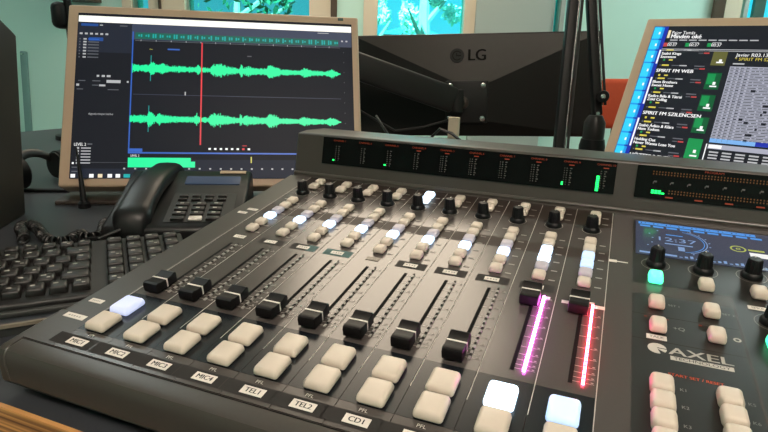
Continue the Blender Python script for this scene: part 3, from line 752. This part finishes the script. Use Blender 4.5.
# wide monitor seen from behind
thl, rol = R(13), R(2.6)
hL = Vector((math.cos(thl), math.sin(thl), 0)); upL = Vector((0, 0, 1))
hl = hL*math.cos(rol)+upL*math.sin(rol); ul = upL*math.cos(rol)-hL*math.sin(rol)
AL = Vector((-.410, 1.405, .296))
WL, HL = .748, .315
m3 = thing('monitor', 'wide dark monitor seen from behind with round logo and screwed mounting plate', 'monitor', AL)
FLm = Matrix.Translation(-AL) @ frame(AL, hl, ul)
b = MB(FLm); b.rbox(0, -HL, -.028, WL, 0, 0, .006, 'lgdark')
b.build('panel', m3)
b = MB(FLm)     # bulged rear cover: sloping upper face and a raised darker lower field
xa, xb = .004, WL-.004
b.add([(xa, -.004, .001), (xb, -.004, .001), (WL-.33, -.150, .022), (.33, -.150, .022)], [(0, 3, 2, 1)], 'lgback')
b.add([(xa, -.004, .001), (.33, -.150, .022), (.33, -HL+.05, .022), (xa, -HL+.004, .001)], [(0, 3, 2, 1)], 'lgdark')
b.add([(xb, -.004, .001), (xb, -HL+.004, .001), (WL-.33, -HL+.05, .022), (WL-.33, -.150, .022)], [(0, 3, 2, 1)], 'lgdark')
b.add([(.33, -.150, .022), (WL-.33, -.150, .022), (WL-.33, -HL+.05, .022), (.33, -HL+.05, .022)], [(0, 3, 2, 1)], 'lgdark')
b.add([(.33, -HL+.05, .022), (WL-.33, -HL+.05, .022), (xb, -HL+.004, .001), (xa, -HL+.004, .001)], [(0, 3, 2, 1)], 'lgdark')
cov = b.build('rear_cover', m3, smooth=0)
# logo on the sloping upper face
sl = math.atan2(.021, .146)
LGF = FLm @ Matrix.Translation((WL*.5-.008, -.066, .0110)) @ Matrix.Rotation(-sl, 4, 'X')
b = MB(LGF); X_ = -.012
b.lathe([(.022, -.001), (.022, .0012), (.020, .0016)], 'lgdark', Matrix.Translation((-.030+X_, 0, 0)), n=28)
b.ring(.012, .0145, -.030+X_, 0, .002, 'lgink', a0=.6, a1=5.6); b.rect(-.030+X_, -.0015, -.018+X_, .0015, .002, 'lgink'); b.rect(-.0325+X_, -.002, -.0300+X_, .008, .002, 'lgink')
b.text('LG', .048, .030+X_, .0, .0016, 'lgink', bold=True); b.build('logo', cov, smooth=0)
vc = (WL*.5-.018, -.206)
b = MB(FLm); b.rbox(vc[0]-.065, vc[1]-.065, .020, vc[0]+.065, vc[1]+.065, .030, .004, 'arm'); vp = b.build('mounting_plate', m3)
for sx in (-1, 1):
    for sy in (-1, 1):
        b = MB(FLm); b.lathe([(.0085, .029), (.0085, .032), (.006, .035), (.001, .036)], 'chrome', Matrix.Translation((vc[0]+sx*.05, vc[1]+sy*.05, 0)), n=14); b.build('screw', vp)
# its arm
vw = frame(AL, hl, ul) @ Vector((vc[0]-.01, vc[1]+.0, .06))
arm = thing('monitor_mount', 'thick black monitor arm reaching down to the back of the wide monitor', 'monitor arm', (-.42, 1.14, DESK))
ia = Matrix.Translation(-Vector(arm.location))
b = MB(); b.rbox(-.05, -.05, 0, .05, .05, .02, .004, 'arm'); b.build('clamp', arm)
b = MB(); b.tube([(0, 0, .02), (0, 0, .26)], .018, 'arm', n=16); b.build('pole', arm)
p0 = Vector((-.42, 1.14, .245)); p1 = vw+Vector((-.012, -.035, .005))
dv = (p1-p0).normalized(); sidev = dv.cross(Vector((0, 0, 1))).normalized(); upv = sidev.cross(dv)
b = MB(ia @ frame(p0, dv, upv)); L = (p1-p0).length
b.rbox(-.03, -.038, -.026, L-.01, .038, .026, .010, 'arm')
b.box(-.02, .0375, -.006, L-.03, .0405, .002, 'scale'); b.build('link', arm)  # pale strip along the top paints the arm's highlight
b = MB(ia); b.tube([p1+Vector((0, 0, -.03)), p1+Vector((0, 0, .035))], .022, 'arm', n=16); b.tube([p1, vw+Vector((0, .0, 0))], .016, 'arm', n=14)
b.lathe([(.019, 0), (.019, .012), (.012, .018)], 'lgback', Matrix.Translation(vw) @ Matrix.Rotation(R(90), 4, 'X')); b.build('tilt_joint', arm)
b = MB(ia); b.tube([p0+Vector((.02, -.03, -.06)), p0.lerp(p1, .3)+Vector((0, -.03, -.11)), p0.lerp(p1, .6)+Vector((0, -.03, -.14)), p0.lerp(p1, .8)+Vector((.0, -.03, -.10)), p1+Vector((.0, -.02, -.05))], .0035, 'cable'); b.build('cable', arm)

pst = thing('post', 'short cream upright post behind the console below the monitor arm joint', 'post', (-.004, 1.165, DESK))
b = MB(); b.rbox(-.0135, -.01, 0, 0.0135, .01, .122, .002, 'post'); b.build('upright', pst); b = MB(); b.box(-.03, -.025, 0, .03, .025, .006, 'post'); b.build('base', pst)
cbl = MB(); cbl.tube([(-.06, 1.13, DESK+.004), (-.055, 1.128, .03), (-.03, 1.125, .056), (.0, 1.135, .045), (.035, 1.14, .02), (.05, 1.15, DESK+.004)], .004, 'cable')
tag(cbl.build('cable'), 'black cable looping in front of the cream post', 'cable')
cbl = MB(); cbl.tube([(-.12, 1.04, DESK+.004), (-.13, 1.05, .02), (-.17, 1.07, .06), (-.20, 1.1, .08)], .0035, 'cable'); tag(cbl.build('cable'), 'thin black cable rising just right of the waveform monitor', 'cable')

# microphone boom: two arms meeting above, microphone hangs on the right one
bo = thing('microphone_boom', 'tall black two armed microphone boom with steel spring rods behind the console', 'microphone boom', (.288, .915, DESK))
ib = Matrix.Translation(-Vector(bo.location))
b = MB(); b.lathe([(.035, 0), (.035, .02), (.02, .03), (.014, .05)], 'black', n=20); b.build('base', bo)
SG = 1
lo, el, en = Vector((.2875, .917, -.005)), Vector((.268, 1.065, .585)), Vector((.3515, .995, .125))
def boom_arm(a, c, w, off):
    d = (c-a).normalized(); sd = Vector((RT.x, RT.y, 0)); sd = (sd-d*sd.dot(d)).normalized()
    b = MB(ib @ frame(a, d, sd)); b.rbox(0, -w/2, -.009, (c-a).length, w/2, .009, .003, 'black'); o = b.build('arm', bo)
    b = MB(ib @ frame(a, d, sd)); L = (c-a).length
    b.tube([(.02, off, .004), (L-.02, off, .004)], .0022, 'chrome', n=8); b.tube([(.02, off+SG*.005, .0), (L-.02, off+SG*.005, .0)], .0032, 'arm', n=8); b.build('spring_rod', o, label='steel spring rod')
boom_arm(lo, el, .020, SG*.0145); boom_arm(en, el, .019, SG*.0135)
b = MB(ib); b.lathe([(.022, -.02), (.022, .02)], 'black', Matrix.Translation(el) @ Matrix.Rotation(R(90), 4, 'X')); b.build('elbow_joint', bo)
b = MB(ib @ frame(en+Vector((.008, -.005, .04)), (1, 0, 0), (0, 0, 1)))
b.lathe([(.012, -.014), (.012, .014)], 'black', n=16); b.lathe([(.0055, .014), (.0055, .018), (.003, .020)], 'chrome', n=12); b.lathe([(.004, .0), (.004, .013)], 'chrome', Matrix.Translation((-.006, -.035, .004)), n=10); b.build('clamp_knob', bo)
mic = thing('microphone', 'black studio microphone hanging from the boom left of the playout monitor', 'microphone', (en.x-.002, en.y-.004, DESK))
b = MB(Matrix.Translation((0, 0, -DESK))); b.lathe([(.020, .0), (.026, .01), (.027, .06), (.024, .075)], 'black', n=24); b.lathe([(.022, .075), (.022, .11), (.014, .125)], 'arm', n=20); b.build('body', mic)
b = MB(Matrix.Translation((0, 0, -DESK))); b.lathe([(.012, -.014), (.024, -.006), (.026, .0)], 'arm', n=24); b.build('grille', mic)

# orange chair behind
ch = thing('chair', 'orange fabric chair whose backrest shows between the boom and the playout monitor', 'chair', (.57, 1.78, FLOOR), R(12))
b = MB(Matrix.Translation((0, .0, -FLOOR-.063)) @ Matrix.Rotation(R(-10), 4, 'X') @ Matrix.Rotation(R(-2), 4, 'Y')); b.rbox(-.235, -.03, .10, .20, .03, .262, .02, 'orange'); b.build('backrest', ch)
b = MB(); b.rbox(-.22, -.46, .43, .22, -.02, .49, .025, 'orange'); b.build('seat', ch)
b = MB(); 
for x in (-.18, .18): b.tube([(x, .0, .44), (x, .02, .70), (x, .02, .86)], .011, 'black')
b.build('back_frame', ch)
for x in (-.19, .19):
    for y in (-.42, -.04):
        b = MB(); b.tube([(x, y, 0), (x*.95, y, .435)], .012, 'black'); b.build('leg', ch)

# ================================================================== LEFT SIDE OBJECTS
# keyboard
ka = R(47.5); KO = Vector((-.1025, .1035, DESK))
kb = thing('keyboard', 'black computer keyboard lying at an angle left of the mixing console', 'keyboard', KO, ka); kb.scale = (1.11, 1.11, 1.11)
slope = R(5.5)
KM = Matrix.Translation((0, 0, .0125)) @ Matrix.Rotation(slope, 4, 'X')
b = MB(KM); b.rbox(-.305, -.010, -.012, .094, .126, -.001, .003, 'kbody'); b.rbox(-.304, .118, -.02, .093, .1255, -.006, .002, 'kbody'); b.build('body', kb)
b = MB(); b.rbox(-.305, -.016, 0, .094, -.0095, .006, .002, 'deskedge'); b.build('front_lip', kb)
def key_mesh(w, l, legend, glyph):
    b = MB(); b.rbox(.0008, .0008, -.002, w-.0008, l-.0008, .006, .0016, 'key', seg=2, taper=.84)
    if legend: b.rect(w*.28, l*.50, w*.28+.0042, l*.50+.0022, .00612, 'legend')
    if glyph: b.rect(w*.55, l*.25, w*.55+.0030, l*.25+.0020, .00612, 'legend')
    return b.mesh('key', smooth=50)
_km = {}
def key(x, y, w=.019, l=.019, parent=kb, legend=True, glyph=False):
    k = (round(w, 4), round(l, 4), legend, glyph)
    if k not in _km: _km[k] = key_mesh(*k)
    o = link('key', _km[k], parent); o.matrix_local = KM @ Matrix.Translation((x, y, 0)); return o
# main block right part, right edge at x = 0
U = .019
for r in range(6):
    y = r*.0198+ (.003 if r == 5 else 0)
    if r == 0: ws = [U]*4+[U*1.25]*2
    elif r == 1: ws = [U*1.6]+[U]*5
    elif r == 2: ws = [U*1.3]+[U]*6
    elif r == 3: ws = [U*.95]+[U]*6
    elif r == 4: ws = [U*1.5]+[U]*6
    else: ws = [U*.9]*8
    x = -.001
    for i, w_ in enumerate(ws):
        x -= w_; key(x, y, w_-.0006, .0192 if r < 5 else .014, legend=(i+r) % 5 != 4, glyph=(i*3+r) % 4 == 0)
    k_ = x
    if r == 0: ends = []
    ends.append(x)
b = MB(KM)
for r in range(6):
    x = ends[r]; y = r*.0198+(.003 if r == 5 else 0)
    while x > -.285:
        w_ = U if r else (U*5.5 if x > -.20 else U*1.25)
        w_ = min(w_, x+.303); x -= w_; b.rbox(x+.0008, y+.0008, -.002, x+w_-.0014, y+.0184, .006, .0016, 'key', seg=1, taper=.84)
o = b.build('key', kb, smooth=50); o['kind'] = 'stuff'
for c in range(4):
    for r in range(6):
        x = .011+c*.0197; y = r*.0198+(.003 if r == 5 else 0)
        key(x, y, .0186, .0192 if r < 5 else .014, legend=True, glyph=(c+r) % 3 == 0)

# telephone
pa = R(29); PO = Vector((-.1871, .3072, DESK)); inc = R(15)
ph = thing('telephone', 'black corded desk telephone with handset and keypad in front of the waveform monitor', 'telephone', PO, pa); ph.scale = (1.09, 1.09, 1.09)
b = MB()
side = [(-.022, 0), (-.022, .018), (-.016, .0235), (.078, .0235+.094*math.tan(inc)), (.086, .052), (.128, .066), (.140, .065), (.150, .05), (.150, 0)]
b.extrude(side, -.078, .096, 'phone'); o = b.build('body', ph)
bv = o.modifiers.new('b', 'BEVEL'); bv.width = .004; bv.segments = 3; bv.limit_method = 'ANGLE'
PK = Matrix.Translation((0, -.004, .0265)) @ Matrix.Rotation(inc, 4, 'X')
b = MB(PK); b.rect(-.004, -.006, .082, .074, .0012, 'kbody'); b.build('keypad_plate', ph, smooth=0)
for r in range(6):
    for c in range(3 if r < 4 else 4):
        w_ = .018 if r < 4 else .0125
        x = .004+c*(.0225 if r < 4 else .0175); y = -.003+(r*.0125 if r < 4 else .053+(r-4)*.0095)
        b = MB(PK); l = .0085 if r < 4 else .005
        b.rbox(x, y, .001, x+w_, y+l, .0045, .001, 'key' if not (r == 0 and c == 1) else 'label', seg=2, taper=.9)
        if r and r < 4: b.rect(x+.006, y+.003, x+.011, y+.006, .0047, 'legend')
        b.build('key', ph, smooth=50, label='pale grey key' if (r == 0 and c == 1) else None)
LM = Matrix.Translation((0, .086, .052)) @ Matrix.Rotation(math.atan2(.014, .042), 4, 'X')
b = MB(LM); b.box(.004, .006, .0, .082, .028, .0012, 'phonelcd'); b.build('display', ph, smooth=0)
b = MB(LM); b.box(.050, .0385, .0, .088, .0455, .0012, 'silver'); b.build('name_strip', ph, smooth=0)
# handset: lofted arch
rings = []
for k in range(17):
    t = k/16; y = -.022+.182*t
    lift = .024+.036*t+.017*math.sin(math.pi*t)
    ends_ = 1-math.exp(-((t-.0)/.13)**2)-math.exp(-((t-1)/.13)**2)
    hh = .0115+.010*(1-ends_); wd = .0245-.003*ends_
    sc_ = 1 if 0 < k < 16 else .72
    rings.append([(-.043+.012*t+wd*sc_*math.copysign(abs(math.cos(a))**.6, math.cos(a)), y, lift+hh*sc_*math.copysign(abs(math.sin(a))**.7, math.sin(a))-(.006*(1-ends_))) for a in [2*math.pi*i/20 for i in range(20)]])
b = MB(); b.loft(rings, 'phone'); b.build('handset', ph, smooth=60)
b = MB(); b.tube([(-.052, -.024, .020), (-.075, -.034, .012), (-.098, -.018, .006)], .0022, 'cable'); b.build('cord_plug', ph)
# coiled cord
cp = [(-.2943, .3148), (-.3052, .305), (-.2943, .2908), (-.2834, .2798), (-.2681, .2634), (-.2604, .247), (-.2702, .2394), (-.2888, .247), (-.2856, .2339), (-.279, .2164), (-.2943, .2055), (-.3282, .2186), (-.3686, .2405), (-.3938, .2448), (-.3883, .2295), (-.3588, .212), (-.3337, .1945)]
def catmull(pts, n):
    out = []
    for i in range(len(pts)-1):
        p0, p1, p2, p3 = [Vector((*pts[max(0, min(len(pts)-1, j))], 0)) for j in (i-1, i, i+1, i+2)]
        for k in range(n):
            t = k/n; out.append(.5*((2*p1)+(-p0+p2)*t+(2*p0-5*p1+4*p2-p3)*t*t+(-p0+3*p1-3*p2+p3)*t**3))
    out.append(Vector((*pts[-1], 0))); return out
cl = catmull(cp, 70); path = []; acc = 0
for i, p in enumerate(cl):
    if i: acc += (p-cl[i-1]).length
    t = (cl[min(i+1, len(cl)-1)]-cl[max(i-1, 0)]).normalized(); sd = Vector((-t.y, t.x, 0)); a = acc/.0066*2*math.pi
    path.append(Vector((p.x, p.y, DESK+.0085))+sd*.0066*math.cos(a)+Vector((0, 0, 1))*.0066*math.sin(a))
b = MB(); b.tube(path, .0016, 'cable', n=6)
tag(b.build('coiled_cord'), 'black coiled telephone cord lying on the desk behind the keyboard', 'cord')

# loudspeaker at the left picture edge
spk = thing('loudspeaker', 'dark brown black loudspeaker cabinet at the left end of the desk', 'loudspeaker', (-.4761, .3026, DESK))
e1 = Vector((.0438, -.0696, 0)).normalized(); e2 = Vector((e1.y, -e1.x, 0))
FS = frame((0, 0, 0), e1, (0, 0, 1))           # x toward the viewer, y up, z = e1 x up
zs = FS.to_3x3() @ Vector((0, 0, 1)); sg = -1 if zs.dot(Vector((1, .3, 0))) > 0 else 1
side = [(0, 0), (.25, 0), (.25, .37), (.155, .37), (-.036, .286), (-.052, .278)]
b = MB(FS); b.extrude([(x, y) for x, y in side], 0, sg*.18, 'speaker', axis='z'); o = b.build('cabinet', spk, smooth=30)
bv = o.modifiers.new('b', 'BEVEL'); bv.width = .003; bv.segments = 2; bv.limit_method = 'ANGLE'
b = MB(FS); b.lathe([(.065, 0), (.065, .004), (.05, -.001), (.02, .006)], 'rubber', Matrix.Translation((.251, .12, sg*.09)) @ Matrix.Rotation(R(90), 4, 'Y')); b.build('woofer', spk)
b = MB(FS); b.lathe([(.022, 0), (.022, .004), (.01, .003)], 'rubber', Matrix.Translation((.251, .25, sg*.09)) @ Matrix.Rotation(R(90), 4, 'Y')); b.build('tweeter', spk)

# headphones on the desk
hp = thing('headphones', 'black headphones lying on the desk left of the waveform monitor', 'headphones', (-.655, .470, DESK), R(100)); hp.scale = (.72, .72, .72)
b = MB(); pts = [(.085*math.cos(a), .0, .012+.088*math.sin(a)*.8) for a in [R(-5+190*k/24) for k in range(25)]]
b.tube([(p[0], p[1]+.03*math.sin(i/24*math.pi), p[2]) for i, p in enumerate(pts)], .012, 'arm', flat=.4, n=10); b.build('headband', hp)
for x in (-.075, .075):
    m_ = Matrix.Translation((x, 0, .042)) @ Matrix.Rotation(R(90), 4, 'Y') @ Matrix.Rotation(R(15), 4, 'X')
    b = MB(m_); b.lathe([(.030, -.018), (.040, -.012), (.042, .010), (.032, .018)], 'black', n=24); b.build('ear_cup', hp)
    b = MB(m_); b.lathe([(.026, -.021), (.036, -.019), (.036, -.013)], 'rubber', n=24); b.build('ear_pad', hp)
b = MB(); b.tube([(.06, -.03, .07), (.075, -.05, .082), (.10, -.065, .078), (.09, -.06, .06), (.07, -.05, .062), (.085, -.06, .045), (.1, -.06, .012), (.14, -.02, .004)], .0018, 'copper'); b.build('cable', hp, label='thin brown cable')

# thin antenna in front of the monitor
an = thing('antenna', 'thin black tapered antenna on a small puck before the waveform monitor', 'antenna', (-.4321, .376, DESK))
b = MB(); b.lathe([(.010, 0), (.010, .008), (.006, .012)], 'black', n=18); b.build('base', an)
b = MB(); b.tube([(0, 0, .01), (-.006, .004, .045), (-.0185, .012, .100)], [.0055, .004, .0014], 'black', n=10); b.build('whip', an)

# dark upright stand behind the monitor's left edge
st = thing('stand', 'black upright stand with round head behind the waveform monitor upper left corner', 'stand', (-1.1133, .9577, DESK))
b = MB(); b.lathe([(.07, 0), (.07, .012), (.015, .02)], 'black', n=28); b.build('base', st)
b = MB(); b.tube([(0, 0, .015), (0, 0, .70)], .011, 'black', n=14); b.build('pole', st)
b = MB(); b.rbox(-.042, -.03, .318, -.002, .03, .392, .018, 'black', ROOM.to_3x3().to_4x4()); b.build('head', st)
bx = thing('cable_duct', 'black flat cable duct lying along the desk under the headphones', 'cable duct', (-.585, .425, DESK), R(28))
b = MB(); b.rbox(-.16, -.006, 0, .05, .006, .006, .002, 'black'); b.build('body', bx)

# wall shadow built as a thin teal strap
hs = thing('wall_shade_strip', 'narrow dark teal strap hanging on the green wall left of the waveform monitor', 'strap')  # stands in for a shadow on the wall, no real strap
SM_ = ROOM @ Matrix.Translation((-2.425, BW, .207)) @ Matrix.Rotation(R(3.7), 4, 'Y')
b = MB(SM_); b.rbox(-.024, -.018, -.87, .024, -.0005, 0, .008, pm('teal wall shade', (.16, .30, .29), .7)); b.build('shade_patch', hs)
b = MB(ROOM); b.lathe([(.006, 0), (.006, .02)], 'chrome', Matrix.Translation((-2.425, BW-.019, .19)) @ Matrix.Rotation(R(90), 4, 'X'), n=12); b.build('added_peg', hs)  # steel peg added to hold up the built shadow

# ================================================================== LIGHT, WORLD, CAMERA
w = bpy.data.worlds.new('sky'); bpy.context.scene.world = w; w.use_nodes = True
bg = w.node_tree.nodes['Background']; bg.inputs[0].default_value = (.45, .85, 1.0, 1); bg.inputs[1].default_value = 1.0
sl = bpy.data.lights.new('sun', 'SUN'); sl.energy = 46; sl.angle = R(1); sl.color = (1, .97, .9)
so = bpy.data.objects.new('sun', sl); C.objects.link(so)
so.rotation_euler = (FW*.75+RT*.25+Vector((0, 0, -.65))).to_track_quat('-Z', 'Y').to_euler()

cam = bpy.data.cameras.new('camera'); cam.sensor_width = 36; cam.lens = 36*566.72/768; cam.clip_start = .01; cam.clip_end = 200
co = bpy.data.objects.new('camera', cam); C.objects.link(co)
co.matrix_world = Matrix(((.92579, -.128457, .355543, CAM.x), (.376617, .231961, -.896858, CAM.y), (.032736, .964206, .263126, CAM.z), (0, 0, 0, 1)))
bpy.context.scene.camera = co
vs = bpy.context.scene.view_settings
vs.view_transform = 'Standard'; vs.look = 'None'; vs.exposure = 0.14; vs.gamma = 1; vs.use_curve_mapping = False
GROUPS = {'tree': 'trees outside the windows', 'house': 'houses outside the bright window', 'ceiling_light': 'ceiling lights and added fills of the studio', 'cable': 'loose black cables behind the console'}
for o in bpy.context.scene.objects:
    if o.parent is None and o.get('category') and o.name.split('.')[0] in GROUPS: o['group'] = GROUPS[o.name.split('.')[0]]
